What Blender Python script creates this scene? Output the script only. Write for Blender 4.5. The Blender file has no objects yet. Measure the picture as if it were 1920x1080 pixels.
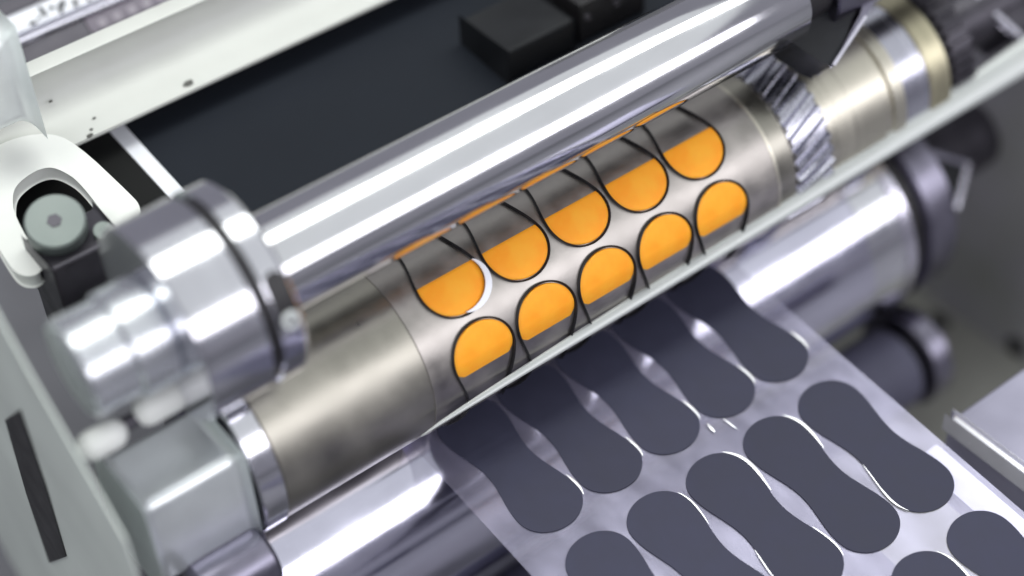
import bpy, bmesh, math, random
from mathutils import Vector, Matrix
random.seed(7)
R = math.radians
C = bpy.context.scene.collection

# ---------------------------------------------------------------- frame
# The machine is measured in units of a quarter millimetre.  x runs along the
# rollers, p and q span the plane square to them; the die cylinder's axis is
# x = anything, p = 3, q = 0 and lies 25 cm above the bed.
K = 0.00025
X0 = 1500.0
HZ = 0.25
ELEV = R(50)
SE, CE = math.sin(ELEV), math.cos(ELEV)
def W(x, p, q):
    return Vector(((x - X0) * K, (-p * SE - q * CE) * K, (-p * CE + q * SE) * K + HZ))

# ---------------------------------------------------------------- camera
A_ = (0.78873307, 0.44985398, 0.41896485)
E1 = (0.49543256, -0.8686464, 0.0)
E2 = (-0.36393231, -0.20756883, 0.90800245)
DIST = 3000.0
def axis(i):           # camera axis i (right, up, forward) in world coordinates
    return Vector((A_[i], -E1[i] * SE + E2[i] * CE, -E1[i] * CE - E2[i] * SE))
cam_d = bpy.data.cameras.new('camera'); cam = bpy.data.objects.new('camera', cam_d); C.objects.link(cam)
cr, cu, cf = axis(0), axis(1), axis(2)
m = Matrix.Identity(4)
for k in range(3):
    m[k][0] = cr[k]; m[k][1] = cu[k]; m[k][2] = -cf[k]
m.translation = W(0, 0, DIST)
cam.matrix_world = m
cam_d.sensor_width = 36; cam_d.lens = 36 * 3300 / 1920
cam_d.clip_start = 0.02; cam_d.clip_end = 60
cam_d.dof.use_dof = True
cam_d.dof.focus_distance = (W(1360, 60, 150) - m.translation).dot(cf)
cam_d.dof.aperture_fstop = 2.1
bpy.context.scene.camera = cam

# ---------------------------------------------------------------- world, lamps
wd = bpy.data.worlds.new('World'); bpy.context.scene.world = wd; wd.use_nodes = True
bg = wd.node_tree.nodes['Background']
bg.inputs[0].default_value = (0.80, 0.80, 0.92, 1); bg.inputs[1].default_value = 0.29
vs = bpy.context.scene.view_settings
vs.view_transform = 'Standard'; vs.look = 'None'; vs.exposure = 0.12; vs.gamma = 1.0
bpy.context.scene.cycles.max_bounces = 8
bpy.context.scene.cycles.glossy_bounces = 6
bpy.context.scene.cycles.transparent_max_bounces = 12
bpy.context.scene.cycles.use_denoising = True

def lamp(name, elev, dist, sx, sy, power, col, xc=0.35):
    """long lamp parallel to the rollers, elev degrees up from the front horizon"""
    d = bpy.data.lights.new(name, 'AREA'); d.shape = 'RECTANGLE'; d.size = sx; d.size_y = sy
    d.energy = power; d.color = col
    o = bpy.data.objects.new(name, d); C.objects.link(o)
    loc = Vector((xc, -math.cos(R(elev)) * dist, HZ + math.sin(R(elev)) * dist))
    z = (loc - Vector((xc, 0, HZ))).normalized(); x = Vector((1, 0, 0)); y = z.cross(x)
    mm = Matrix.Identity(4)
    for k in range(3):
        mm[k][0] = x[k]; mm[k][1] = y[k]; mm[k][2] = z[k]
    mm.translation = loc; o.matrix_world = mm
    return o
lamp('ceiling_lamp', 96, 1.3, 3.4, 0.46, 20, (0.97, 1.0, 0.95))
lamp('front_lamp', 27, 1.3, 3.4, 0.44, 16, (0.96, 0.95, 1.0))
lamp('fill_panel', 80, 2.2, 6.0, 5.2, 49, (0.95, 1.0, 0.96))  # added broad fill, brightens the chrome between the two lamp streaks

# ---------------------------------------------------------------- materials
def nt(name):
    mt = bpy.data.materials.new(name); mt.use_nodes = True
    t = mt.node_tree; b = t.nodes['Principled BSDF']
    return mt, t, b
def N(t, kind, **kw):
    n = t.nodes.new(kind)
    for k, v in kw.items():
        if k.startswith('i_'): n.inputs[k[2:].replace('_', ' ')].default_value = v
        else: setattr(n, k, v)
    return n
def coords(t, sx, sy, sz, rot=None):
    tc = N(t, 'ShaderNodeTexCoord'); mp = N(t, 'ShaderNodeMapping')
    mp.inputs['Scale'].default_value = (sx, sy, sz)
    t.links.new(tc.outputs['Object'], mp.inputs[0])
    return mp.outputs[0]
def surf(name, col, rough=0.4, metal=0.0, var=0.12, vscale=(60, 60, 60), rvar=0.08, bump=0.0, bscale=(400, 400, 400),
         col2=None, spec=None, coat=0.0, detail=5.0):
    """procedural surface: base colour and roughness broken up by noise, optional fine relief"""
    mt, t, b = nt(name)
    b.inputs['Metallic'].default_value = metal
    if spec is not None: b.inputs['Specular IOR Level'].default_value = spec
    b.inputs['Coat Weight'].default_value = coat
    n = N(t, 'ShaderNodeTexNoise'); n.inputs['Detail'].default_value = detail; n.inputs['Scale'].default_value = 1.0
    t.links.new(coords(t, *vscale), n.inputs['Vector'])
    cr_ = N(t, 'ShaderNodeValToRGB')
    c2 = col2 or tuple(max(0, c * (1 - var * 2)) for c in col)
    cr_.color_ramp.elements[0].position = 0.3; cr_.color_ramp.elements[1].position = 0.7
    cr_.color_ramp.elements[0].color = (*c2, 1); cr_.color_ramp.elements[1].color = (*col, 1)
    t.links.new(n.outputs['Fac'], cr_.inputs[0]); t.links.new(cr_.outputs[0], b.inputs['Base Color'])
    mr = N(t, 'ShaderNodeMapRange')
    mr.inputs['From Min'].default_value = 0.3; mr.inputs['From Max'].default_value = 0.7
    mr.inputs['To Min'].default_value = max(0.02, rough - rvar); mr.inputs['To Max'].default_value = min(1, rough + rvar)
    t.links.new(n.outputs['Fac'], mr.inputs['Value']); t.links.new(mr.outputs[0], b.inputs['Roughness'])
    if bump:
        n2 = N(t, 'ShaderNodeTexNoise'); n2.inputs['Detail'].default_value = 3; n2.inputs['Scale'].default_value = 1.0
        t.links.new(coords(t, *bscale), n2.inputs['Vector'])
        bp = N(t, 'ShaderNodeBump'); bp.inputs['Strength'].default_value = bump; bp.inputs['Distance'].default_value = 0.0004
        t.links.new(n2.outputs['Fac'], bp.inputs['Height']); t.links.new(bp.outputs[0], b.inputs['Normal'])
    return mt
M = {}
# turned steel: grooves run round the roller, so the noise is fine along x and long across it
M['chrome'] = surf('polished_chrome', (0.78, 0.78, 0.81), 0.12, 1, 0.04, (22, 60, 60), 0.05, 0.04, (60, 60, 60))
M['chrome_soft'] = surf('ground_steel', (0.72, 0.72, 0.77), 0.14, 1, 0.05, (60, 20, 20), 0.04, 0.04, (200, 30, 30))
M['steel_body'] = surf('satin_grey_steel', (0.44, 0.42, 0.365), 0.36, 1, 0.16, (34, 26, 26), 0.10, 0.22, (50, 45, 45))
M['plate_steel'] = surf('bright_die_plate', (0.47, 0.44, 0.41), 0.40, 1, 0.14, (70, 70, 70), 0.10, 0.25, (130, 130, 130))
M['steel_warm'] = surf('warm_turned_steel', (0.62, 0.59, 0.50), 0.36, 1, 0.05, (200, 12, 12), 0.05, 0.05, (500, 12, 12))
M['brass'] = surf('dull_brass', (0.55, 0.51, 0.36), 0.38, 1, 0.08, (300, 40, 40), 0.06)
M['steel_blue'] = surf('bright_collar_steel', (0.58, 0.58, 0.66), 0.24, 1, 0.06, (600, 10, 10), 0.05)
M['gear_steel'] = surf('gear_steel', (0.60, 0.60, 0.68), 0.26, 1, 0.12, (200, 200, 200), 0.06)
M['dark_steel'] = surf('blackened_steel', (0.075, 0.070, 0.085), 0.38, 0.6, 0.15, (80, 80, 80), 0.08)
M['violet_steel'] = surf('grey_machined_steel', (0.24, 0.23, 0.29), 0.33, 1, 0.10, (80, 80, 80), 0.06)
M['bright_edge'] = surf('bright_machined_edge', (0.72, 0.70, 0.80), 0.25, 1, 0.05)
M['black'] = surf('black_rubber', (0.012, 0.011, 0.013), 0.5, 0, 0.1)
M['blade'] = surf('black_blade_steel', (0.016, 0.015, 0.018), 0.42, 0.2, 0.2, (300, 300, 300))
M['alu'] = surf('satin_aluminium', (0.66, 0.70, 0.70), 0.36, 1, 0.06, (120, 120, 120), 0.07, 0.05, (900, 60, 60))
M['alu_pale'] = surf('pale_anodised_aluminium', (0.84, 0.88, 0.87), 0.36, 0.35, 0.05, (60, 60, 60), 0.06)
M['lav_steel'] = surf('lavender_grey_satin_steel', (0.42, 0.41, 0.52), 0.36, 0.5, 0.06, (30, 30, 30), 0.06)
M['anvil'] = surf('polished_anvil_steel', (0.70, 0.69, 0.82), 0.13, 1, 0.06, (30, 60, 60), 0.05, 0.05, (60, 60, 60))
M['dot'] = surf('pale_mauve_dot', (0.42, 0.38, 0.44), 0.5, 0, 0.1)
M['alu_half'] = surf('bead_blasted_aluminium', (0.72, 0.74, 0.78), 0.26, 0.9, 0.05, (60, 60, 60), 0.06)
M['smudge'] = surf('dark_grease', (0.10, 0.10, 0.09), 0.6, 0, 0.3, (900, 900, 900))
M['glint'] = surf('pale_glint', (0.88, 0.88, 0.92), 0.22, 0.6, 0.04)
M['pale_reflector'] = surf('pale_lavender_reflector', (0.46, 0.46, 0.54), 0.4, 0, 0.06, (20, 20, 20))
M['alu_block'] = surf('clear_satin_aluminium', (0.86, 0.90, 0.90), 0.34, 0.8, 0.04, (60, 60, 60), 0.05)
M['black_metal'] = surf('black_painted_metal', (0.012, 0.013, 0.016), 0.5, 0, 0.2, (60, 60, 60), spec=0.25)
M['alu_dark'] = surf('shaded_aluminium', (0.46, 0.47, 0.50), 0.40, 1, 0.08, (90, 90, 90), 0.07)
M['paint'] = surf('pale_painted_metal', (0.56, 0.57, 0.54), 0.42, 0, 0.05, (25, 25, 25), 0.06)
M['white'] = surf('white_plastic', (0.80, 0.81, 0.78), 0.42, 0, 0.03, (40, 40, 40))
M['grey_paint'] = surf('grey_green_paint', (0.66, 0.71, 0.67), 0.5, 0, 0.07, (20, 20, 20))
M['wall'] = surf('dark_side_frame_paint', (0.34, 0.33, 0.37), 0.45, 0, 0.12, (12, 12, 12), col2=(0.27, 0.275, 0.26))
M['olive'] = surf('olive_grey_paint', (0.27, 0.27, 0.245), 0.5, 0, 0.15, (8, 8, 8))
M['bed'] = surf('machine_bed_grey', (0.20, 0.20, 0.22), 0.45, 0.3, 0.12, (14, 14, 14))
M['table'] = surf('lavender_grey_steel_table', (0.120, 0.118, 0.172), 0.6, 0.0, 0.10, (30, 30, 30), 0.08, spec=0.2)
M['ink'] = surf('dark_blue_black_print', (0.0130, 0.0160, 0.0230), 0.6, 0, 0.06, (25, 25, 25), 0.04, spec=0.16)
M['ink_edge'] = surf('bare_black_margin', (0.011, 0.0115, 0.0115), 0.6, 0, 0.06, (25, 25, 25), spec=0.16)
M['paper'] = surf('white_paper', (0.86, 0.87, 0.93), 0.6, 0, 0.02, (90, 90, 90))
M['label'] = surf('slate_grey_label', (0.036, 0.037, 0.064), 0.55, 0, 0.08, (70, 70, 70), 0.05, 0.02, (900, 900, 900), spec=0.22)
M['strip'] = surf('pale_translucent_strip', (0.46, 0.48, 0.47), 0.30, 0.25, 0.06, (20, 120, 120), 0.06)
M['socket'] = surf('grey_screw_steel', (0.20, 0.23, 0.22), 0.45, 0.4, 0.1, (60, 60, 60))
M['mauve'] = surf('mauve_print', (0.20, 0.17, 0.22), 0.45, 0, 0.1, (60, 60, 60))
M['redbrown'] = surf('red_brown_print', (0.16, 0.085, 0.08), 0.5, 0, 0.1, (60, 60, 60))

def foam_mat():
    mt, t, b = nt('orange_ejection_foam')
    n = N(t, 'ShaderNodeTexNoise'); n.inputs['Detail'].default_value = 6; n.inputs['Scale'].default_value = 1
    t.links.new(coords(t, 75, 75, 75), n.inputs['Vector'])
    cr_ = N(t, 'ShaderNodeValToRGB')
    cr_.color_ramp.elements[0].position = 0.25; cr_.color_ramp.elements[1].position = 0.80
    cr_.color_ramp.elements[0].color = (0.98, 0.31, 0.012, 1); cr_.color_ramp.elements[1].color = (1.0, 0.46, 0.04, 1)
    t.links.new(n.outputs['Fac'], cr_.inputs[0]); t.links.new(cr_.outputs[0], b.inputs['Base Color'])
    b.inputs['Roughness'].default_value = 0.55
    b.inputs['Subsurface Weight'].default_value = 0.35
    b.inputs['Subsurface Radius'].default_value = (1.0, 0.4, 0.05)
    b.inputs['Subsurface Scale'].default_value = 0.002
    b.inputs['Specular IOR Level'].default_value = 0.25
    n2 = N(t, 'ShaderNodeTexNoise'); n2.inputs['Detail'].default_value = 2; n2.inputs['Scale'].default_value = 1
    t.links.new(coords(t, 2500, 2500, 2500), n2.inputs['Vector'])
    bp = N(t, 'ShaderNodeBump'); bp.inputs['Strength'].default_value = 0.15; bp.inputs['Distance'].default_value = 0.0003
    t.links.new(n2.outputs['Fac'], bp.inputs['Height']); t.links.new(bp.outputs[0], b.inputs['Normal'])
    return mt
def vary(mt, amt):
    t = mt.node_tree; b = t.nodes['Principled BSDF']; lk = b.inputs['Base Color'].links[0]; src = lk.from_socket
    oi = N(t, 'ShaderNodeObjectInfo'); mr = N(t, 'ShaderNodeMapRange')
    mr.inputs['To Min'].default_value = 1 - amt; mr.inputs['To Max'].default_value = 1 + amt
    hs = N(t, 'ShaderNodeHueSaturation')
    t.links.new(oi.outputs['Random'], mr.inputs['Value']); t.links.new(mr.outputs[0], hs.inputs['Value'])
    t.links.new(src, hs.inputs['Color']); t.links.new(hs.outputs[0], b.inputs['Base Color'])
vary(M['label'], 0.14)
M['foam'] = foam_mat(); vary(M['foam'], 0.03)

def liner_mat():
    """clear glossy film with a faint lavender haze, gently buckled"""
    mt, t, b = nt('clear_silvery_liner')
    b.inputs['Base Color'].default_value = (0.56, 0.54, 0.72, 1); b.inputs['Metallic'].default_value = 0.6
    b.inputs['Roughness'].default_value = 0.22
    n2 = N(t, 'ShaderNodeTexNoise'); n2.inputs['Detail'].default_value = 2; n2.inputs['Scale'].default_value = 1
    t.links.new(coords(t, 40, 16, 16), n2.inputs['Vector'])
    bp = N(t, 'ShaderNodeBump'); bp.inputs['Strength'].default_value = 0.3; bp.inputs['Distance'].default_value = 0.004
    t.links.new(n2.outputs['Fac'], bp.inputs['Height']); t.links.new(bp.outputs[0], b.inputs['Normal'])
    tr = N(t, 'ShaderNodeBsdfTransparent'); mx = N(t, 'ShaderNodeMixShader')
    n3 = N(t, 'ShaderNodeTexNoise'); n3.inputs['Scale'].default_value = 1; n3.inputs['Detail'].default_value = 3
    t.links.new(coords(t, 60, 30, 30), n3.inputs['Vector'])
    mr = N(t, 'ShaderNodeMapRange'); mr.inputs['From Min'].default_value = 0.3; mr.inputs['From Max'].default_value = 0.7
    mr.inputs['To Min'].default_value = 0.12; mr.inputs['To Max'].default_value = 0.22
    t.links.new(n3.outputs['Fac'], mr.inputs['Value']); t.links.new(mr.outputs[0], mx.inputs[0])
    t.links.new(tr.outputs[0], mx.inputs[1]); t.links.new(b.outputs[0], mx.inputs[2])
    t.links.new(mx.outputs[0], t.nodes['Material Output'].inputs[0])
    return mt
M['liner'] = liner_mat()

# ---------------------------------------------------------------- object helpers
def thing(name, label, cat, origin, group=None):
    o = bpy.data.objects.new(name, None); C.objects.link(o)
    o.location = origin; o.empty_display_size = 0.01
    o['label'] = label; o['category'] = cat; o['kind'] = 'thing'
    if group: o['group'] = group
    return o
def tag(o, label, cat, group=None):
    o['label'] = label; o['category'] = cat; o['kind'] = 'thing'
    if group: o['group'] = group
    return o
def finish(bm, name, mat, parent=None, origin=None, smooth=35, bevel=0.0, seg=2):
    """link a bmesh (in world metres) as one object whose origin is its thing's origin"""
    if origin is None:
        if parent is not None:
            org = parent.location.copy(); pp = parent
            while pp.parent: pp = pp.parent; org = org + pp.location
        else:
            org = Vector((0, 0, 0))
            for v in bm.verts: org += v.co
            org /= max(1, len(bm.verts))
            org.z = min(v.co.z for v in bm.verts)
        origin = org
    bmesh.ops.translate(bm, verts=bm.verts, vec=-origin)
    if bevel:
        ed = [e for e in bm.edges if len(e.link_faces) == 2 and e.calc_face_angle(0) > R(30)]
        bmesh.ops.bevel(bm, geom=ed, offset=bevel * K, segments=seg, affect='EDGES', profile=0.5, clamp_overlap=True)
    bmesh.ops.recalc_face_normals(bm, faces=bm.faces)
    me = bpy.data.meshes.new(name); bm.to_mesh(me); bm.free()
    me.materials.append(M[mat] if isinstance(mat, str) else mat)
    for f in me.polygons: f.use_smooth = True
    me.set_sharp_from_angle(angle=R(smooth))
    o = bpy.data.objects.new(name, me); C.objects.link(o)
    if parent is not None:
        o.parent = parent
        pw = parent.location.copy(); pp = parent
        while pp.parent: pp = pp.parent; pw = pw + pp.location
        o.location = origin - pw
    else:
        o.location = origin
    return o
def lathe_bm(profile, pc, qc, seg=112, bm=None, rfun=None):
    """solid of revolution about a line parallel to x; profile = [(x, radius)] closed at both ends"""
    bm = bm or bmesh.new(); rings = []
    for (x, r) in profile:
        ring = []
        for i in range(seg):
            a = 2 * math.pi * i / seg
            rr = r if rfun is None else rfun(x, r, a)
            ring.append(bm.verts.new(W(x, pc + rr * math.sin(a), qc + rr * math.cos(a))))
        rings.append(ring)
    for a, b in zip(rings, rings[1:]):
        for i in range(seg):
            j = (i + 1) % seg
            bm.faces.new((a[i], a[j], b[j], b[i]))
    bm.faces.new(rings[0]); bm.faces.new(list(reversed(rings[-1])))
    return bm
def tube_bm(x0, x1, ro, ri, pc, qc, seg=112, ch=2.0):
    """hollow ring with chamfered outer edges"""
    prof = [(x0, ri), (x0, ro - ch), (x0 + ch, ro), (x1 - ch, ro), (x1, ro - ch), (x1, ri)]
    bm = bmesh.new(); rings = []
    for (x, r) in prof:
        rings.append([bm.verts.new(W(x, pc + r * math.sin(2 * math.pi * i / seg), qc + r * math.cos(2 * math.pi * i / seg))) for i in range(seg)])
    for k in range(len(rings)):
        a, b = rings[k], rings[(k + 1) % len(rings)]
        for i in range(seg):
            j = (i + 1) % seg; bm.faces.new((a[i], a[j], b[j], b[i]))
    return bm
def ch(x0, x1, r, c=3.0):
    return [(x0, r - c), (x0 + c, r), (x1 - c, r), (x1, r - c)]
def extrude_bm(poly, x0, x1, bm=None):
    """prism: polygon of (p, q) swept along x"""
    bm = bm or bmesh.new()
    a = [bm.verts.new(W(x0, p, q)) for p, q in poly]; b = [bm.verts.new(W(x1, p, q)) for p, q in poly]
    n = len(poly); bm.faces.new(a); bm.faces.new(list(reversed(b)))
    for i in range(n):
        j = (i + 1) % n; bm.faces.new((a[i], a[j], b[j], b[i]))
    return bm
def slab_bm(poly, o, u, v, t0, t1, bm=None):
    """prism: polygon of (x, s) in a plane through (p, q) = o with direction u, swept along normal v from t0 to t1"""
    bm = bm or bmesh.new()
    def pt(x, s, t): return W(x, o[0] + u[0] * s + v[0] * t, o[1] + u[1] * s + v[1] * t)
    a = [bm.verts.new(pt(x, s, t0)) for x, s in poly]; b = [bm.verts.new(pt(x, s, t1)) for x, s in poly]
    n = len(poly); bm.faces.new(a); bm.faces.new(list(reversed(b)))
    for i in range(n):
        j = (i + 1) % n; bm.faces.new((a[i], a[j], b[j], b[i]))
    return bm
# world vertical and horizontal seen from the (p, q) frame
UP = (-CE, SE); TOW = (SE, CE)          # TOW: level, towards the viewer
def box_bm(x0, x1, p, q, depth, height, bm=None):
    """level box whose near top edge runs along x at (p, q)"""
    P0 = (p, q); P1 = (p - TOW[0] * depth, q - TOW[1] * depth)
    P2 = (P1[0] - UP[0] * height, P1[1] - UP[1] * height); P3 = (p - UP[0] * height, q - UP[1] * height)
    return extrude_bm([P0, P1, P2, P3], x0, x1, bm)
def disc_bm(cx, p, q, nx, r, depth, seg=40, bm=None, hexa=False):
    """short cylinder: centre of its near face at (x, p, q), axis nx given in (x, p, q)"""
    bm = bm or bmesh.new()
    c = W(cx, p, q); n = (W(cx + nx[0], p + nx[1], q + nx[2]) - c).normalized()
    u = n.orthogonal().normalized(); v = n.cross(u)
    seg = 6 if hexa else seg
    rings = []
    prof = [(0, r * 0.93), (0.07 * r, r), (depth, r)] if not hexa else [(0, r), (depth, r)]
    for (d, rr) in prof:
        rings.append([bm.verts.new(c - n * d * K + (u * math.cos(2 * math.pi * i / seg) + v * math.sin(2 * math.pi * i / seg)) * rr * K) for i in range(seg)])
    for a, b in zip(rings, rings[1:]):
        for i in range(seg):
            j = (i + 1) % seg; bm.faces.new((a[i], a[j], b[j], b[i]))
    bm.faces.new(rings[0]); bm.faces.new(list(reversed(rings[-1])))
    return bm

# ================================================================ SETTING
bm = bmesh.new()
vs_ = [bm.verts.new(c) for c in (Vector((-2, -2, 0)), Vector((2, -2, 0)), Vector((2, 2, 0)), Vector((-2, 2, 0)))]
bm.faces.new(vs_)
o = finish(bm, 'floor', 'bed'); o['kind'] = 'structure'

# side frame of the machine, square to the rollers, beyond their far ends
t = thing('side_frame', 'dark grey-olive upright machine side plate with round holes behind the roller ends', 'machine frame', W(2800, 0, 0))
bm = bmesh.new()
def wpt(x, y, z): return Vector(((x - X0) * K, y, z))
o_ = [(-0.12, 0.0), (0.6, 0.0), (0.6, 0.45), (0.12, 0.36), (-0.02, 0.27), (-0.12, 0.18)]
a = [bm.verts.new(wpt(2800, y, z)) for y, z in o_]; b = [bm.verts.new(wpt(2880, y, z)) for y, z in o_]
bm.faces.new(a); bm.faces.new(list(reversed(b)))
for i in range(4):
    j = (i + 1) % 4; bm.faces.new((a[i], a[j], b[j], b[i]))
finish(bm, 'plate', 'wall', t)

# ================================================================ DIE CYLINDER
PC, QC, RD = -22.0, 0.0, 174.0
die = thing('die_cylinder', 'grey steel die cylinder with orange foam pads and black cutting blades under the bar', 'die cylinder', W(X0, PC, QC))
body = finish(lathe_bm(ch(786, 1968, RD, 2), PC, QC, 160), 'roller_body', 'steel_body', die)
finish(tube_bm(738, 785, RD + 3, 60, PC, QC, 128, 3), 'end_ring', 'chrome_soft', die)
finish(lathe_bm(ch(700, 764, 92, 3), PC, QC), 'journal', 'violet_steel', die)
plate = finish(tube_bm(1092, 1925, RD + 2.2, RD - 2, PC, QC, 160, 0.8), 'die_plate', 'plate_steel', die)
finish(tube_bm(1918, 1926, RD + 3.4, RD - 2, PC, QC, 128, 1), 'edge_band', 'steel_warm', die)

PITCH = 141.5
COLS = [1772 - PITCH * (4 - k) for k in range(5)]
LL, HW, WAIST, CAP = 343.0, 63.0, 40.0, 60.0
def half_width(s, L=LL, hw=HW, waist=WAIST, cap=CAP):
    s = abs(s); sc = L / 2 - cap
    if s >= sc:
        u = min(1.0, (s - sc) / cap); return hw * math.sqrt(max(0.0, 1 - u ** 2.15))
    return hw - (hw - waist) * (0.5 * (1 + math.cos(math.pi * s / sc))) ** (0.8 if waist < 45 else 1.0)
def stations(s0, s1, L=LL, cap=CAP, n=40):
    """finer steps inside the rounded ends"""
    out = []
    sc = L / 2 - cap
    for i in range(n + 1):
        out.append(s0 + (s1 - s0) * i / n)
    for sg in (-1, 1):
        for i in range(1, 16):
            s = sg * (sc + cap * math.sin(math.pi / 2 * i / 16))
            if s0 < s < s1: out.append(s)
        for d in (0.0, 0.15, 0.6, 1.6, 3.0):
            s = sg * (L / 2 - d)
            if s0 <= s <= s1: out.append(s)
    return sorted(set(round(s, 4) for s in out))
def outline(off, L=LL, waist=WAIST, hw0=HW):
    """closed outline of a waisted label shape, offset outwards"""
    hw, wa, cap = hw0 + off, waist + off, CAP + off
    Lf = L + 2 * off
    st = stations(-Lf / 2, Lf / 2, Lf, cap)
    lft = [(-half_width(s, Lf, hw, wa, cap), s) for s in st]
    rgt = [(half_width(s, Lf, hw, wa, cap), s) for s in reversed(st)]
    pts = []
    for q_ in lft + rgt:
        if not pts or abs(q_[0] - pts[-1][0]) + abs(q_[1] - pts[-1][1]) > 0.05: pts.append(q_)
    if abs(pts[0][0] - pts[-1][0]) + abs(pts[0][1] - pts[-1][1]) < 0.05: pts.pop()
    return pts
def on_die(x, s, r):
    """point on the die relative to its axis (metres), s measured round the circumference from the q direction"""
    a = s / RD
    return W(X0 + x, PC + r * math.sin(a), QC + r * math.cos(a)) - W(X0, PC, QC)
def mesh_of(bm, name, mat, smooth=35):
    bmesh.ops.recalc_face_normals(bm, faces=bm.faces)
    me = bpy.data.meshes.new(name); bm.to_mesh(me); bm.free(); me.materials.append(M[mat])
    for f in me.polygons: f.use_smooth = True
    me.set_sharp_from_angle(angle=R(smooth)); return me
def link(me, name, parent, loc=(0, 0, 0), rx=0.0):
    o = bpy.data.objects.new(name, me); C.objects.link(o); o.parent = parent
    o.location = loc; o.rotation_euler = (rx, 0, 0); return o
def blade_mesh():
    bm = bmesh.new(); inn = outline(0.5); out = outline(3.7)
    # resample both outlines by nearest fraction so that they pair up
    n = len(inn)
    def resample(p, n):
        d = [0]
        for i in range(len(p)):
            j = (i + 1) % len(p); d.append(d[-1] + math.hypot(p[j][0] - p[i][0], p[j][1] - p[i][1]))
        tot = d[-1]; res = []; k = 0
        for i in range(n):
            tt = tot * i / n
            while d[k + 1] < tt: k += 1
            f = (tt - d[k]) / max(1e-9, d[k + 1] - d[k]); a, b = p[k], p[(k + 1) % len(p)]
            res.append((a[0] + (b[0] - a[0]) * f, a[1] + (b[1] - a[1]) * f))
        return res
    inn = resample(inn, 150); out = resample(out, 150); n = 150
    rows = []
    for (p, r) in ((out, RD + 1), (out, RD + 8), ([((a[0] + b[0]) / 2, (a[1] + b[1]) / 2) for a, b in zip(inn, out)], RD + 10), (inn, RD + 8), (inn, RD + 1)):
        rows.append([bm.verts.new(on_die(x, s, r)) for x, s in p])
    for k in range(len(rows) - 1):
        for i in range(n):
            j = (i + 1) % n; bm.faces.new((rows[k][i], rows[k][j], rows[k + 1][j], rows[k + 1][i]))
    return mesh_of(bm, 'cutting_blade', 'blade')
def foam_mesh(end, keep):
    """pad filling one rounded end of a cutting shape; end = +1 far end, -1 near end"""
    bm = bmesh.new(); hw, wa, cap, L = HW - 1.0, WAIST - 1.0, CAP - 1.0, LL - 2
    s0, s1 = (L / 2 - keep, L / 2) if end > 0 else (-L / 2, -L / 2 + keep)
    st = stations(s0, s1, L, cap, 24); NX = 10
    top, low = [], []
    for s in st:
        h = max(0.2, half_width(s, L, hw, wa, cap))
        r_, l_ = [], []
        for i in range(NX + 1):
            u = -1 + 2 * i / NX
            edge = min(h * (1 - abs(u)), (L / 2 - abs(s)), abs(s - (s0 if end > 0 else s1)) + 1.0)
            rise = 8.0 - 2.5 * max(0.0, 1 - edge / 4.0) ** 2
            if end < 0: rise = max(1.5, rise - 6.5 * max(0.0, 1 - (s1 - s) / 34.0) ** 1.6)
            r_.append(bm.verts.new(on_die(h * u, s, RD + rise)))
        l_ = [bm.verts.new(on_die(-h, s, RD + 1)), bm.verts.new(on_die(h, s, RD + 1))]
        top.append(r_); low.append(l_)
    for k in range(len(st) - 1):
        for i in range(NX): bm.faces.new((top[k][i], top[k][i + 1], top[k + 1][i + 1], top[k + 1][i]))
        bm.faces.new((top[k][0], top[k + 1][0], low[k + 1][0], low[k][0]))
        bm.faces.new((top[k][NX], low[k][1], low[k + 1][1], top[k + 1][NX]))
    for k in (0, len(st) - 1): bm.faces.new(top[k] + [low[k][1], low[k][0]])
    return mesh_of(bm, 'foam_pad', 'foam', 50)
bl = blade_mesh(); fA = foam_mesh(+1, 76); fB = foam_mesh(-1, 88)
GAPC = 30.5                                   # middle of the gap between the two rows, along the surface
for k, x in enumerate(COLS):
    for row in (0, 1):
        ang = (GAPC + (-1 if row == 0 else 1) * (LL / 2 + 9.5)) / RD
        loc = ((x - X0) * K, 0, 0)
        link(bl, 'cutting_blade', die, loc, ang)
        link(fA if row == 0 else fB, 'foam_pad', die, loc, ang)
# white crescent painted in for a bright reflection beside the first pad
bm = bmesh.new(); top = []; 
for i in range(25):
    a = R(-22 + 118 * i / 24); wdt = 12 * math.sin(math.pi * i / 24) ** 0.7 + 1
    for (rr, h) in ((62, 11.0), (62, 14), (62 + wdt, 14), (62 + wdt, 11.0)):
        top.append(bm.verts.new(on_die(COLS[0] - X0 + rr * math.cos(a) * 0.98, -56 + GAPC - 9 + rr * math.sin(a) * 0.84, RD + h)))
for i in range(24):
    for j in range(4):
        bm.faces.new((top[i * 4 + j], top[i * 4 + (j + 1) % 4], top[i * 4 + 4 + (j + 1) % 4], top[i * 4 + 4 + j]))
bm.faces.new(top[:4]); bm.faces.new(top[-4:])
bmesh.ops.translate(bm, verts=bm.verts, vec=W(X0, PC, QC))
sl = finish(bm, 'reflection_sliver', 'paper', die); sl['label'] = 'white crescent painted as a bright reflection beside the leftmost upper orange pad'

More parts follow.
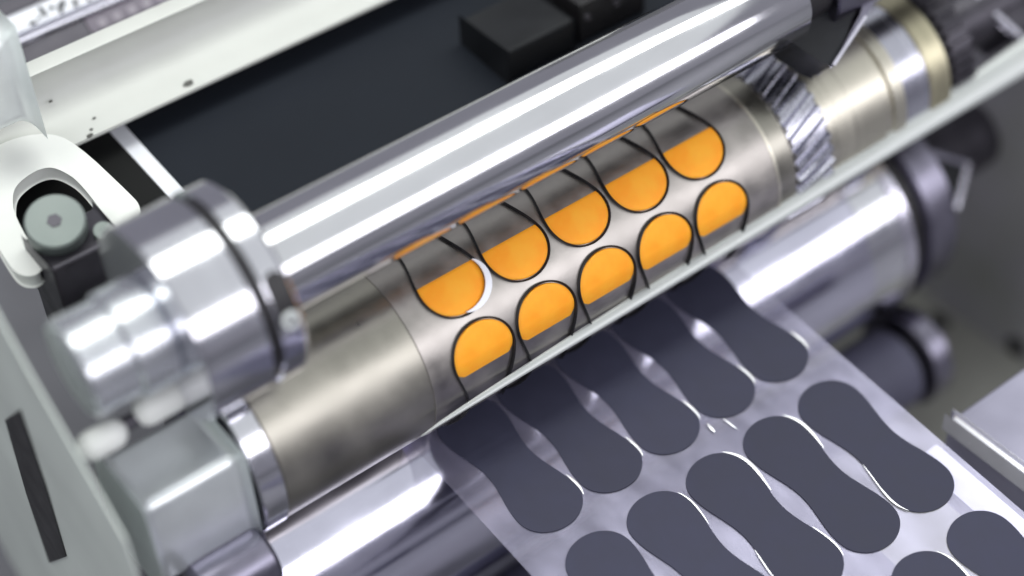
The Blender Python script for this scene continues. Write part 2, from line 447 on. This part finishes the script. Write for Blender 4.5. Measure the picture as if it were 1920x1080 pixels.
# helical gear ring, journal rings and toothed pulley on the same shaft
NT, TS = 38, 14
bm = bmesh.new(); rings = []
gp = [(1974, 158, 0), (1976, 174, 1)] + [(1976 + 94 * i / 10, 177, 1) for i in range(11)] + [(2071, 174, 1), (2073, 158, 0)]
for x, r, tooth in gp:
    tw = -(x - 1974) * 0.36 / RD; ring = []
    for i in range(NT * TS):
        ph = (i % TS) / TS
        cut = 0 if not tooth else (9 if ph < 0.36 else 5.0 if ph < 0.44 else 1.5 if ph < 0.5 else 0 if ph < 0.86 else 1.5 if ph < 0.93 else 6.0)
        a = 2 * math.pi * i / (NT * TS) + tw; rr = r - cut
        ring.append(bm.verts.new(W(x, PC + rr * math.sin(a), QC + rr * math.cos(a))))
    rings.append(ring)
for a, b in zip(rings, rings[1:]):
    for i in range(NT * TS):
        k = (i + 1) % (NT * TS); bm.faces.new((a[i], a[k], b[k], b[i]))
bm.faces.new(rings[0]); bm.faces.new(list(reversed(rings[-1])))
finish(bm, 'gear_ring', 'gear_steel', die, smooth=25)
finish(tube_bm(1968.5, 1974, RD - 6, 60, PC, QC, 128, 1), 'spacer', 'steel_warm', die)
p_ = [(2072, 169)]
for x in (2086, 2104, 2140):
    p_ += [(x, 170), (x + 1, 169.2), (x + 3, 169.2), (x + 4, 170)]
p_ += [(2228, 170), (2230, 168)]
finish(lathe_bm(p_, PC, QC, 128), 'bearer_ring', 'steel_warm', die)
finish(lathe_bm([(2230, 162), (2233, 164), (2249, 164), (2252, 171), (2282, 171), (2284, 166)], PC, QC, 128), 'shoulder_ring', 'steel_warm', die)
finish(lathe_bm(ch(2284, 2357, 166, 2), PC, QC, 128), 'bright_collar', 'steel_blue', die)
finish(lathe_bm(ch(2357, 2416, 170, 3), PC, QC, 128), 'brass_ring', 'brass', die)
finish(lathe_bm(ch(2416, 2440, 150, 2), PC, QC, 96), 'seal_ring', 'black', die)
def teeth(x, r, a):
    ph = (a * 40 / (2 * math.pi)) % 1.0
    return r - (9 if ph < 0.5 else 0)
finish(lathe_bm([(2440, 158), (2443, 163), (2500, 163), (2503, 158)], PC, QC, 480, None, teeth), 'toothed_pulley', 'dark_steel', die, smooth=25)
finish(lathe_bm([(2503, 70), (2790, 70)], PC, QC, 64), 'shaft', 'dark_steel', die)

# ================================================================ CHROME BAR AND HUB
BP, BQ = -224.0, 290.0
bar = thing('chrome_bar', 'long polished chrome bar lying across above the orange pads', 'roller bar', W(X0, BP, BQ))
finish(lathe_bm([(859, 78), (859, 88.5), (1500, 88.5), (2024, 88.5), (2030, 85), (2034, 76)], BP, BQ, 160), 'bar', 'chrome', bar)
finish(lathe_bm(ch(2034, 2110, 64, 3), BP, BQ, 64), 'end_journal', 'black', bar)
hub = thing('clamp_hub', 'silver clamping hub with split ring gripping the left end of the chrome bar', 'clamp hub', W(700, BP, BQ))
finish(lathe_bm(ch(684, 796, 171, 3), BP, BQ, 160), 'hub_body', 'chrome_soft', hub)
finish(lathe_bm(ch(795, 812, 161, 1), BP, BQ, 128), 'groove_seal', 'black', hub)
rg = lathe_bm([(811, 162), (814, 171.5), (853, 171.5), (859, 166)], BP, BQ, 160)
ring = finish(rg, 'split_ring', 'chrome_soft', hub)
finish(lathe_bm(ch(536, 684, 84, 6), BP, BQ, 128), 'hub_sleeve', 'alu_half', hub)
finish(lathe_bm(ch(612, 684, 92, 6), BP, BQ, 128), 'sleeve_step', 'alu_half', hub)
# set screw seated in a hole on the ring's near side
def on_ring(x, deg, r): 
    a = R(deg); return (x, BP + r * math.sin(a), BQ + r * math.cos(a))
bmh = bmesh.new(); rows = []
for i in range(25):
    d0 = 7.0 + 34.0 * i / 24; e = min(d0 - 7.0, 41.0 - d0) / 6.0
    hw = 17.5 * math.sqrt(max(0.0, 1 - (1 - min(1.0, e)) ** 2)) + 0.3
    rows.append([[bmh.verts.new(W(*on_ring(836 + k * hw, d0, r))) for k in (-1, 0, 1)] for r in (172.4, 168)])
for a, b in zip(rows, rows[1:]):
    for k in (0, 1):
        bmh.faces.new((a[0][k], a[0][k + 1], b[0][k + 1], b[0][k])); bmh.faces.new((a[1][k], a[1][k + 1], b[1][k + 1], b[1][k]))
    for k in (0, 2): bmh.faces.new((a[0][k], b[0][k], b[1][k], a[1][k]))
finish(bmh, 'screw_slot', 'black', hub)
dv = (0, math.sin(R(35)), math.cos(R(35)))
hs = on_ring(836, 35, 176)
sc = finish(disc_bm(hs[0], hs[1], hs[2], dv, 15, 7, 32), 'set_screw', 'alu_pale', hub)
hs = on_ring(836, 35, 176.8)
finish(disc_bm(hs[0], hs[1], hs[2], dv, 7, 5, 6, None, True), 'hex_socket', 'black', sc)

# ================================================================ ANVIL ROLLER
AP, AQ, RA = 220.0, -346.0, 243.0
anv = thing('anvil_roller', 'shiny steel anvil roller with dark end collar under the label web', 'roller', W(X0, AP, AQ))
finish(lathe_bm([(757, RA - 8), (760, RA), (2214, RA), (2216, RA - 2)], AP, AQ, 200), 'roller_body', 'anvil', anv)
finish(lathe_bm([(2216, RA - 3), (2218, RA - 1), (2312, RA - 1), (2314, RA - 4)], AP, AQ, 200), 'end_band', 'chrome_soft', anv)
finish(lathe_bm([(2314, RA - 4), (2318, RA + 1), (2346, RA + 1), (2352, RA - 8)], AP, AQ, 200), 'rim_ring', 'bright_edge', anv)
finish(lathe_bm(ch(2352, 2392, RA - 20, 2), AP, AQ, 128), 'seal_gap', 'black', anv)
finish(lathe_bm([(2392, RA - 12), (2398, RA), (2472, RA), (2484, RA - 12)], AP, AQ, 160), 'end_collar', 'violet_steel', anv)
finish(lathe_bm([(2484, 90), (2795, 90)], AP, AQ, 64), 'shaft', 'dark_steel', anv)
finish(lathe_bm(ch(742, 757, RA - 14, 3), AP, AQ, 128), 'left_collar', 'bright_edge', anv)
finish(lathe_bm(ch(600, 742, 90, 3), AP, AQ, 64), 'left_journal', 'violet_steel', anv)

# lower idler whose end shows past the web's edge
idl = thing('idler_roller', 'small grey idler roller end below the anvil beside the web edge', 'roller', W(2100, 600, -520))
finish(lathe_bm(ch(1000, 2330, 98, 3), 596, -430, 128), 'roller_body', 'table', idl)
finish(lathe_bm(ch(2330, 2352, 84, 3), 596, -430, 96), 'seal', 'black', idl)
finish(lathe_bm(ch(2352, 2410, 120, 5), 590, -430, 128), 'end_collar', 'violet_steel', idl)
finish(lathe_bm([(2410, 40), (2470, 40)], 596, -430, 48), 'shaft', 'dark_steel', idl)

# ================================================================ LABEL WEB
LO = (155.0, -83.0); BETA = R(35); LU = (math.cos(BETA), math.sin(BETA)); LN = (-math.sin(BETA), math.cos(BETA))
web = thing('label_web', 'clear liner web carrying rows of dark waisted labels, running down to the right', 'label web', W(1480, LO[0] + LU[0] * 600, LO[1] + LU[1] * 600))
LX0, LX1 = 1086, 1874
bm = bmesh.new(); NXg, NLg = 40, 60
def wv(x, l, t): return W(x, LO[0] + LU[0] * l + LN[0] * t, LO[1] + LU[1] * l + LN[1] * t)
def buckle(x, l): return 0.0
g = [[[bm.verts.new(wv(LX0 + (LX1 - LX0) * i / NXg, -50 + 1258 * j / NLg, t_)) for i in range(NXg + 1)] for j in range(NLg + 1)] for t_ in (0.0, -1.2)]
for q_ in (0, 1):
    for j in range(NLg):
        for i in range(NXg): bm.faces.new((g[q_][j][i], g[q_][j][i + 1], g[q_][j + 1][i + 1], g[q_][j + 1][i]))
for j in range(NLg):
    for i in (0, NXg): bm.faces.new((g[0][j][i], g[0][j + 1][i], g[1][j + 1][i], g[1][j][i]))
for i in range(NXg):
    for j in (0, NLg): bm.faces.new((g[0][j][i], g[0][j][i + 1], g[1][j][i + 1], g[1][j][i]))
finish(bm, 'liner', 'liner', web)
def label_mesh():
    bm = bmesh.new(); pts = outline(0.0, LL, 49.5, 66.5)
    def rel(x, s, t): return W(X0 + x, LU[0] * s + LN[0] * t, LU[1] * s + LN[1] * t) - W(X0, 0, 0)
    lo = [bm.verts.new(rel(x, s, 0.4)) for x, s in pts]; hi = [bm.verts.new(rel(x, s, 2.4)) for x, s in pts]
    n = len(pts); bm.faces.new(hi); bm.faces.new(list(reversed(lo)))
    for i in range(n):
        j = (i + 1) % n; bm.faces.new((lo[i], lo[j], hi[j], hi[i]))
    return mesh_of(bm, 'label', 'label')
lm = label_mesh()
for row in range(4):
    lc = 148.5 + 378 * row
    if row == 3: continue
    for k in range(5):
        loc = W(1768 - PITCH * (4 - k), LO[0] + LU[0] * lc, LO[1] + LU[1] * lc) - web.location
        link(lm, 'label', web, loc)

def edge_run(row, col, side, s0, s1, off=1.5):
    """points following the edge of one label"""
    lc = 148.5 + 378 * row; xc = 1768 - PITCH * (4 - col)
    return [(xc + side * (half_width(s0 + (s1 - s0) * i / 8, LL, 66.5, 49.5, CAP) + off), lc + s0 + (s1 - s0) * i / 8) for i in range(9)]
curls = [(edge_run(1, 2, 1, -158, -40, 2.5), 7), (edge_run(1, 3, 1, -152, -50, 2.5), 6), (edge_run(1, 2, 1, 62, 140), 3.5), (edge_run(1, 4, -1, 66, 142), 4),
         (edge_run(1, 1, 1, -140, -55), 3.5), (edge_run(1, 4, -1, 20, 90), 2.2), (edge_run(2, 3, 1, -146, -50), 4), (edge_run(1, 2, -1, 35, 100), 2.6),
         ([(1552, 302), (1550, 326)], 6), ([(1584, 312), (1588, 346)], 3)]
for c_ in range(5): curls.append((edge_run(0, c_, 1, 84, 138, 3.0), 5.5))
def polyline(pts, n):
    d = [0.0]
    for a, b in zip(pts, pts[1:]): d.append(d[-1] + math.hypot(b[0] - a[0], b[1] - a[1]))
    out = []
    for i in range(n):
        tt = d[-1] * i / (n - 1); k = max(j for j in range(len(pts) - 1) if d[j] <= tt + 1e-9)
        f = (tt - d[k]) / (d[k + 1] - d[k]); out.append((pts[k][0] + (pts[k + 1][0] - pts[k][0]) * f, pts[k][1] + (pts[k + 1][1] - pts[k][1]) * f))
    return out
for pts, wd_ in curls:  # pale ribbons added as glints along the film and label edges
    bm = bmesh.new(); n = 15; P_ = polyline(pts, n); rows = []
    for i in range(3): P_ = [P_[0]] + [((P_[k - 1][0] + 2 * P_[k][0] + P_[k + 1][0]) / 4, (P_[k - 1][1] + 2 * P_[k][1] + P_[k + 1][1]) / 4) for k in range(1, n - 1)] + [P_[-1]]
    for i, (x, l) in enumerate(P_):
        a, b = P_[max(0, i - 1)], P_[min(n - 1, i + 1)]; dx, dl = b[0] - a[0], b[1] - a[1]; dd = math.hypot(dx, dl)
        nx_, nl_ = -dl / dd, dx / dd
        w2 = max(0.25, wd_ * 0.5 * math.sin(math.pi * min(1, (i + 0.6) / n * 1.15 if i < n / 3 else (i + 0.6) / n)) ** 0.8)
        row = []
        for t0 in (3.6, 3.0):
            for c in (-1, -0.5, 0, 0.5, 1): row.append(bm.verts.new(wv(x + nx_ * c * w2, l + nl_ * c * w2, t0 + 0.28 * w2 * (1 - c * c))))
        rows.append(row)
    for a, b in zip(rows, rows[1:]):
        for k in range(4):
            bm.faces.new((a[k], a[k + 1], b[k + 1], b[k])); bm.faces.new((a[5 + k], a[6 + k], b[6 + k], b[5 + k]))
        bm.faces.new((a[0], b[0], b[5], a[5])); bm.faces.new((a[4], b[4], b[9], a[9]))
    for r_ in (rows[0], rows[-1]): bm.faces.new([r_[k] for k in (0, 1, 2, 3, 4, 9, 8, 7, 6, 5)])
    finish(bm, 'film_glint', 'glint', web, smooth=60)

# support table and rail under the web
tb = thing('support_table', 'lavender-grey steel table plate beneath the label web', 'table plate', wv(1400, 800, -140))
finish(slab_bm([(1000, 405), (1690, 405), (1690, 1300), (1000, 1300)], LO, LU, LN, -170, -140), 'plate', 'table', tb, bevel=3)
rl = thing('guide_rail', 'bright steel guide rail under the right edge of the label web', 'guide rail', wv(1860, 800, -40))
finish(slab_bm([(1832, 600), (1864, 600), (1864, 1300), (1832, 1300)], LO, LU, LN, -60, -22), 'rail', 'lav_steel', rl, bevel=13, seg=4)

# ================================================================ PALE STRIP ABOVE THE NIP
st = bmesh.new(); rings = []
for i in range(41):
    u = i / 40; x = 1045 + (2780 - 1045) * u
    hgt = 1.5 + 42.0 * u ** 0.55 + 34.0 * u ** 3
    pb, qb = 147.0, 100.0                     # lower edge
    ring = []
    for j in range(14):
        a = 2 * math.pi * j / 14
        ring.append(st.verts.new(W(x, pb - hgt * 0.5 + hgt * 0.5 * math.cos(a), qb + (1.5 + 9 * u) * math.sin(a))))
    rings.append(ring)
for a, b in zip(rings, rings[1:]):
    for i in range(14):
        j = (i + 1) % 14; st.faces.new((a[i], a[j], b[j], b[i]))
st.faces.new(rings[0]); st.faces.new(list(reversed(rings[-1])))
o = finish(st, 'deflector_strip', 'strip'); tag(o, 'long pale tapering strip along the nip between die cylinder and anvil roller', 'strip')

# ================================================================ DARK PRINTED WEB (upper left)
def sheet_pq(p): return (p, 168 + 0.7 * p)
dw = thing('printed_web', 'flat dark printed web with a white edge stripe, feeding in under the chrome bar', 'web', W(1400, -500, 168 - 350))
DU = (1 / math.hypot(1, .7), .7 / math.hypot(1, .7)); DN = (-DU[1], DU[0]); DO = sheet_pq(-454)
def dark(x0, x1, s0, s1, t0, t1, name, mat):
    return finish(slab_bm([(x0, s0), (x1, s0), (x1, s1), (x0, s1)], DO, DU, DN, t0, t1), name, mat, dw)
dark(972, 2300, -620, 230, -1.5, 0.0, 'printed_sheet', 'ink')
dark(940, 971.4, -620, 230, -1.5, 0.3, 'edge_stripe', 'paper')
dark(640, 939.4, -620, 230, -2.5, -1.0, 'dark_margin', 'ink_edge')

# ================================================================ PALE CROSSBAR AND LEFT ARCH
cb = thing('crossbar_cover', 'pale painted crossbar cover over the top edge of the dark web', 'cover', W(1000, -680, -150))
def level(p, q, tow, up): return (p + TOW[0] * tow + UP[0] * up, q + TOW[1] * tow + UP[1] * up)
CBP = (-631, -198)
prof = [level(*CBP, t_, u_) for t_, u_ in ((-4, -9), (0, -4), (-1, 1), (-10, 6), (-26, 11), (-46, 18), (-66, 28), (-84, 42), (-95, 58), (-99, 76), (-96, 94), (-88, 110), (-76, 124), (-80, 127), (-116, 127), (-116, -9))]
finish(extrude_bm(prof, 560, 2100), 'cover_profile', 'paint', cb, smooth=40)


# white moulded arch around the clamp screw
AO = (-620.0, -170.0)
arch = [(846, 217), (848, 190), (834, 2), (807, -50), (744, -74), (690, -62), (655, -45), (630, 0), (620, 46), (604, 200), (605, 232), (617, 248), (630, 251), (642, 242), (659, 101), (680, 55), (700, 34), (739, 22), (770, 27), (786, 50), (798, 97), (792, 214), (797, 236), (812, 246), (832, 240)]
def chaikin(p, n):
    for _ in range(n):
        p = [q_ for a, b in zip(p, p[1:] + p[:1]) for q_ in ((a[0] * .75 + b[0] * .25, a[1] * .75 + b[1] * .25), (a[0] * .25 + b[0] * .75, a[1] * .25 + b[1] * .75))]
    return p
arch = chaikin(arch, 2)
o = finish(slab_bm(arch, AO, DU, DN, -14, 16), 'arch_guard', 'white', bevel=7, seg=3, smooth=50)
tag(o, 'white moulded arch curving round the grey clamp screw at the left', 'guard')
# clamp screw with its block
cs = thing('clamp_screw', 'round grey socket-head clamp screw in a dark block inside the white arch', 'screw', W(700, -480, -60))
ax = (-0.10, -0.30, 0.95)
finish(disc_bm(688, -482, 42, ax, 52, 34, 48), 'screw_head', 'socket', cs)
so = finish(disc_bm(687, -482.4, 43.5, ax, 13, 6, 6, None, True), 'hex_socket', 'dark_steel', cs)
finish(disc_bm(692, -470, 6, ax, 42, 120, 40), 'screw_neck', 'violet_steel', cs)
finish(box_bm(640, 776, -408, 42, 100, 190), 'clamp_block', 'dark_steel', cs, bevel=8, seg=3)
finish(disc_bm(752, -432, 40, ax, 17, 14, 32), 'small_button', 'socket', cs)
# pair of rounded hinge lugs
for k, (x0, x1, p_) in enumerate(((500, 586, -112), (604, 700, -118))):
    r = 25; pr = [(x0, 3)] + [(x0 + r * (1 - math.cos(R(a))), max(3, r * math.sin(R(a)))) for a in (20, 45, 70, 90)] + [(x1 - r * (1 - math.cos(R(a))), max(3, r * math.sin(R(a)))) for a in (90, 70, 45, 20)] + [(x1, 3)]
    o = finish(lathe_bm(pr, p_, 205, 40), 'hinge_lug', 'white')
    tag(o, ('rounded white hinge lug at the far left, below the hub sleeve', 'rounded white hinge lug nearer the die cylinder, above the bearing block')[k], 'hinge lug', 'hinge lugs below the hub')
o = finish(lathe_bm(ch(580, 612, 13, 2), -116, 200, 32), 'hinge_pin', 'dark_steel'); tag(o, 'short dark hinge pin between the two white lugs', 'pin')
# bearing block beside the die cylinder
bb = thing('bearing_block', 'satin aluminium bearing block with pale flat top beside the die cylinder', 'bearing block', W(650, 60, 0))
finish(box_bm(545, 732, 18, 170, 150, 205), 'block', 'alu_block', bb, bevel=22, seg=4)
kb = thing('shaft_housing', 'rounded violet-grey shaft housing below the aluminium block at lower left', 'housing', W(640, 165, 30))
finish(lathe_bm([(586, 30), (590, 44), (600, 54), (616, 56), (722, 56), (730, 50), (732, 40)], 186, 10, 64), 'housing_body', 'violet_steel', kb)
finish(lathe_bm([(578, 10), (582, 18), (590, 20)], 186, 10, 32), 'end_nut', 'bright_edge', kb)
# left side plate with a dark slot
lp = thing('left_plate', 'pale grey-green painted side plate with a dark slot at the lower left corner', 'machine plate', W(500, 0, -200))
finish(extrude_bm([(-400, 335), (-330, 325), (-240, 318), (-60, 322), (40, 320), (90, 270), (150, 150), (240, -100), (600, -1100), (-620, -900)], 476, 480), 'plate', 'grey_paint', lp, bevel=1)
finish(extrude_bm([(-232, -80), (-222, 95), (-100, -60), (22, -250), (18, -470), (-110, -290)], 473, 476.5), 'slot', 'black', lp)

# printed strip, card and rail standing behind the crossbar cover (upper left)
KB = 1.144
W_near = W
def W(x, p, q): return W_near(x * KB, p * KB, (q + 60) * KB - 440)
def lev(p, q, tow, up): return level(p, q, tow, up)
ra = thing('support_rail', 'thin shiny rail behind the pale cover in the upper left corner', 'rail', W(900, -796, -60))
finish(lathe_bm(ch(780, 1500, 7, 1), -797, -62, 32), 'rod', 'bright_edge', ra)
finish(lathe_bm(ch(780, 1500, 4, 1), -812, -66, 24), 'wire', 'steel_blue', ra)
ct = thing('printed_strip', 'mauve printed strip with pale dots and dark left end behind the pale cover', 'printed strip', W(1000, -765, -70))
finish(extrude_bm([(-742, -58), (-790, -62), (-790, -90), (-742, -86)], 922, 1500), 'strip_body', 'mauve', ct, bevel=2)
finish(extrude_bm([(-731, -56), (-742.5, -57), (-742.5, -86), (-731, -80)], 924, 1500), 'red_band', 'redbrown', ct, bevel=2)
finish(extrude_bm([(-733, -54), (-789, -60), (-789, -88), (-733, -80)], 790, 921), 'dark_end', 'dark_steel', ct, bevel=2)
for k in range(5):
    finish(disc_bm(948 + 30 * k, -770, -58.5, (0, 0, 1), 10, 3, 24), 'dot', 'dot', ct)
sh = thing('printed_card', 'white card with illegible black printed marks in the top left corner', 'card', W(900, -840, -60))
CU = (-0.97, -0.24); CN = (-0.24, 0.97)
finish(slab_bm([(800, 0), (1500, 0), (1500, 70), (800, 70)], (-803, -70), CU, CN, -4, 0), 'card', 'paper', sh)
bmk = bmesh.new(); rnd = random.Random(4)
for (cx, s0, w_, h_) in ((838, 8, 10, 16), (852, 20, 9, 8), (866, 22, 8, 22), (880, 26, 9, 12), (893, 12, 8, 24), (905, 24, 7, 16), (922, 14, 8, 20), (934, 26, 12, 8), (950, 12, 7, 18)):
    poly = [(cx + rnd.uniform(-3, 3), s0), (cx + w_, s0 + rnd.uniform(0, 4)), (cx + w_ + rnd.uniform(-3, 3), s0 + h_), (cx + rnd.uniform(-3, 3), s0 + h_ - rnd.uniform(0, 4))]
    slab_bm(poly, (-803, -70), CU, CN, 0, 0.8, bmk)
finish(bmk, 'printed_marks', 'black', sh)
finish(slab_bm([(800, 52), (1500, 52), (1500, 75), (800, 75)], (-803, -70), CU, CN, 0, 6), 'dark_border', 'dark_steel', sh)
W = W_near
o = finish(box_bm(680, 780, -800, 60, 60, 190), 'corner_post', 'alu_pale', bevel=28, seg=5)
tag(o, 'pale grey rounded post at the extreme upper left corner', 'post')

# dark box above the printed web and clutter behind the bar
bx = thing('sensor_box', 'black sensor box with worn edges standing over the dark web behind the bar', 'sensor', W(1650, -402, -30))
finish(box_bm(1633, 1800, -402, -20, 150, 70), 'housing', 'black_metal', bx, bevel=7, seg=3)
finish(box_bm(1820, 1990, -420, -10, 200, 90), 'bracket', 'black', bx, bevel=4)
for k, x in enumerate((1830, 1905)):
    finish(disc_bm(x, -392, -14, (0, 0.6, 0.8), 7, 6, 24), 'bolt', 'dark_steel', bx)

# bracket at the bar's far end
br = thing('end_bracket', 'dark pointed steel bracket with a thin bright edge at the right end of the bar', 'bracket', W(2110, -130, 260))
def xp_prism(poly, q0, q1, bm=None):
    bm = bm or bmesh.new()
    a = [bm.verts.new(W(x, p, q0)) for x, p in poly]; b = [bm.verts.new(W(x, p, q1)) for x, p in poly]
    n = len(poly); bm.faces.new(a); bm.faces.new(list(reversed(b)))
    for i in range(n):
        j = (i + 1) % n; bm.faces.new((a[i], a[j], b[j], b[i]))
    return bm
finish(xp_prism([(2036, -285), (2038, -200), (2006, -140), (2040, -84), (2057, -65), (2100, -90), (2150, -126), (2220, -160), (2230, -285)], 290, 215), 'bracket_body', 'black_metal', br, bevel=2)  # left corner drawn out black to stand in for shadow under the bar
finish(xp_prism([(2057, -65), (2066, -66), (2180, -116), (2240, -150), (2236, -172), (2168, -122)], 296, 240), 'bevelled_edge', 'violet_steel', br, bevel=1.5)
finish(xp_prism([(2055, -67), (2058, -63), (2178, -114), (2176, -118)], 298.5, 285), 'bright_lip', 'bright_edge', br, bevel=1)
finish(lathe_bm(ch(2110, 2330, 92, 4), BP, BQ - 20, 64), 'collar', 'violet_steel', br)
finish(lathe_bm(ch(2330, 2600, 74, 4), BP, BQ - 20, 64), 'spindle', 'dark_steel', br)

nb = thing('nut_bracket', 'dark angular bracket with bright corner edge behind the anvil roller collar', 'bracket', W(2390, 210, -60))
finish(xp_prism([(2448, 106), (2507, 169), (2618, 266), (2618, 273), (2534, 340), (2482, 320), (2439, 192)], -205, -280), 'bracket_body', 'black_metal', nb, bevel=3)
finish(xp_prism([(2461, 110), (2507, 162), (2625, 265), (2618, 272), (2503, 173), (2456, 121)], -200, -225), 'upper_lip', 'violet_steel', nb, bevel=1.5)
finish(xp_prism([(2625, 265), (2623, 275), (2536, 343), (2531, 337), (2614, 268)], -198, -225), 'bright_lip', 'bright_edge', nb, bevel=1.5)  # lit corner edge put in as a separate bright strip
tr = thing('corner_block', 'dark machine block with bright edges in the top right corner', 'machine block', W(2740, 20, 30))
finish(xp_prism([(2648, -90), (2648, -56), (2700, 74), (2732, 76), (2900, 30), (2900, -140)], 60, -60), 'block', 'dark_steel', tr, bevel=3)
finish(xp_prism([(2642, -58), (2650, -62), (2706, 72), (2732, 74), (2731, 80), (2698, 79)], 66, 52), 'bright_lip', 'bright_edge', tr, bevel=1.5)  # bright strip painted in for the block's lit edge
rb = thing('steel_block', 'pale steel block with a bright front edge at the lower right border', 'machine block', W(2100, 700, 150))
P0 = (632, 200)
pp_ = [level(*P0, 0, 0), level(*P0, 420, 0), level(*P0, 420, -160), level(*P0, 0, -160)]
finish(extrude_bm(pp_, 1968, 2400), 'block', 'lav_steel', rb, bevel=8, seg=3)

fh = thing('floor_plate', 'olive-grey lower machine plate with dark bolt holes at the right', 'machine plate', W(2750, 700, -700))
def fl(x, y, z): return Vector(((x - X0) * K, y * K, z * K + HZ))
bm = bmesh.new()
c_ = [(2050, -600), (3600, -600), (3600, 900), (2050, 900)]
a = [bm.verts.new(fl(x, y, -985)) for x, y in c_]; b = [bm.verts.new(fl(x, y, -999)) for x, y in c_]
bm.faces.new(a); bm.faces.new(list(reversed(b)))
for i in range(4): bm.faces.new((a[i], a[(i + 1) % 4], b[(i + 1) % 4], b[i]))
finish(bm, 'plate', 'olive', fh)
for (x, p, q) in ((2750, 634, -773), (2842, 771, -659), (2827, 665, -748)):
    y, z = -p * SE - q * CE, -p * CE + q * SE
    bm = bmesh.new(); ring = [bm.verts.new(fl(x + 24 * math.cos(2 * math.pi * i / 24), y + 30 * math.sin(2 * math.pi * i / 24), -983.5)) for i in range(24)]
    lo = [bm.verts.new(v.co - Vector((0, 0, 1 * K))) for v in ring]
    bm.faces.new(ring); bm.faces.new(list(reversed(lo)))
    for i in range(24): bm.faces.new((ring[i], ring[(i + 1) % 24], lo[(i + 1) % 24], lo[i]))
    finish(bm, 'bolt_hole', 'black', fh)

for (x, t_, u_, w_) in ((880, -3, 2, 9), (888, -12, 7, 5), (1098, -14, 8, 12), (905, -30, 14, 4), (850, -80, 52, 6)):
    p0, q0 = level(*CBP, t_, u_); bm = bmesh.new()
    poly = [(x + w_ * rnd.uniform(0.6, 1.2) * math.cos(k), 0.6 * w_ * rnd.uniform(0.5, 1.1) * math.sin(k)) for k in (0, 0.9, 1.8, 2.7, 3.6, 4.5, 5.4)]
    slab_bm(poly, (p0, q0), (TOW[0] * 0.9 - UP[0] * 0.43, TOW[1] * 0.9 - UP[1] * 0.43), (TOW[0] * 0.43 + UP[0] * 0.9, TOW[1] * 0.43 + UP[1] * 0.9), -1, 1.4, bm)
    finish(bm, 'grease_smudge', 'smudge', cb)

lit_edge = [level(*P0, 0, 2), level(*P0, 424, 2), level(*P0, 424, -22), level(*P0, 0, -22)]
finish(extrude_bm(lit_edge, 1950, 1972), 'edge_highlight', 'glint', rb, bevel=10, seg=4)  # pale strip added as the highlight on the block's bevel
# hole in the side frame
wall_ = [o for o in C.objects if o.name == 'side_frame'][0]
for (p, q, r) in ((759, -604, 30), (700, -760, 12)):
    finish(disc_bm(2797, p, q, (-1, 0, 0), r, 4, 28), 'bolt_hole', 'black', wall_)
tr_ = thing('reflector_plate', 'pale lavender reflector plate added below the anvil roller at the bottom edge', 'reflector', W(1000, 800, -600))  # plate added to give the anvil roller a bright streak from below
finish(box_bm(700, 1500, 640, -330, 600, 20), 'reflector_body', 'pale_reflector', tr_, bevel=3)
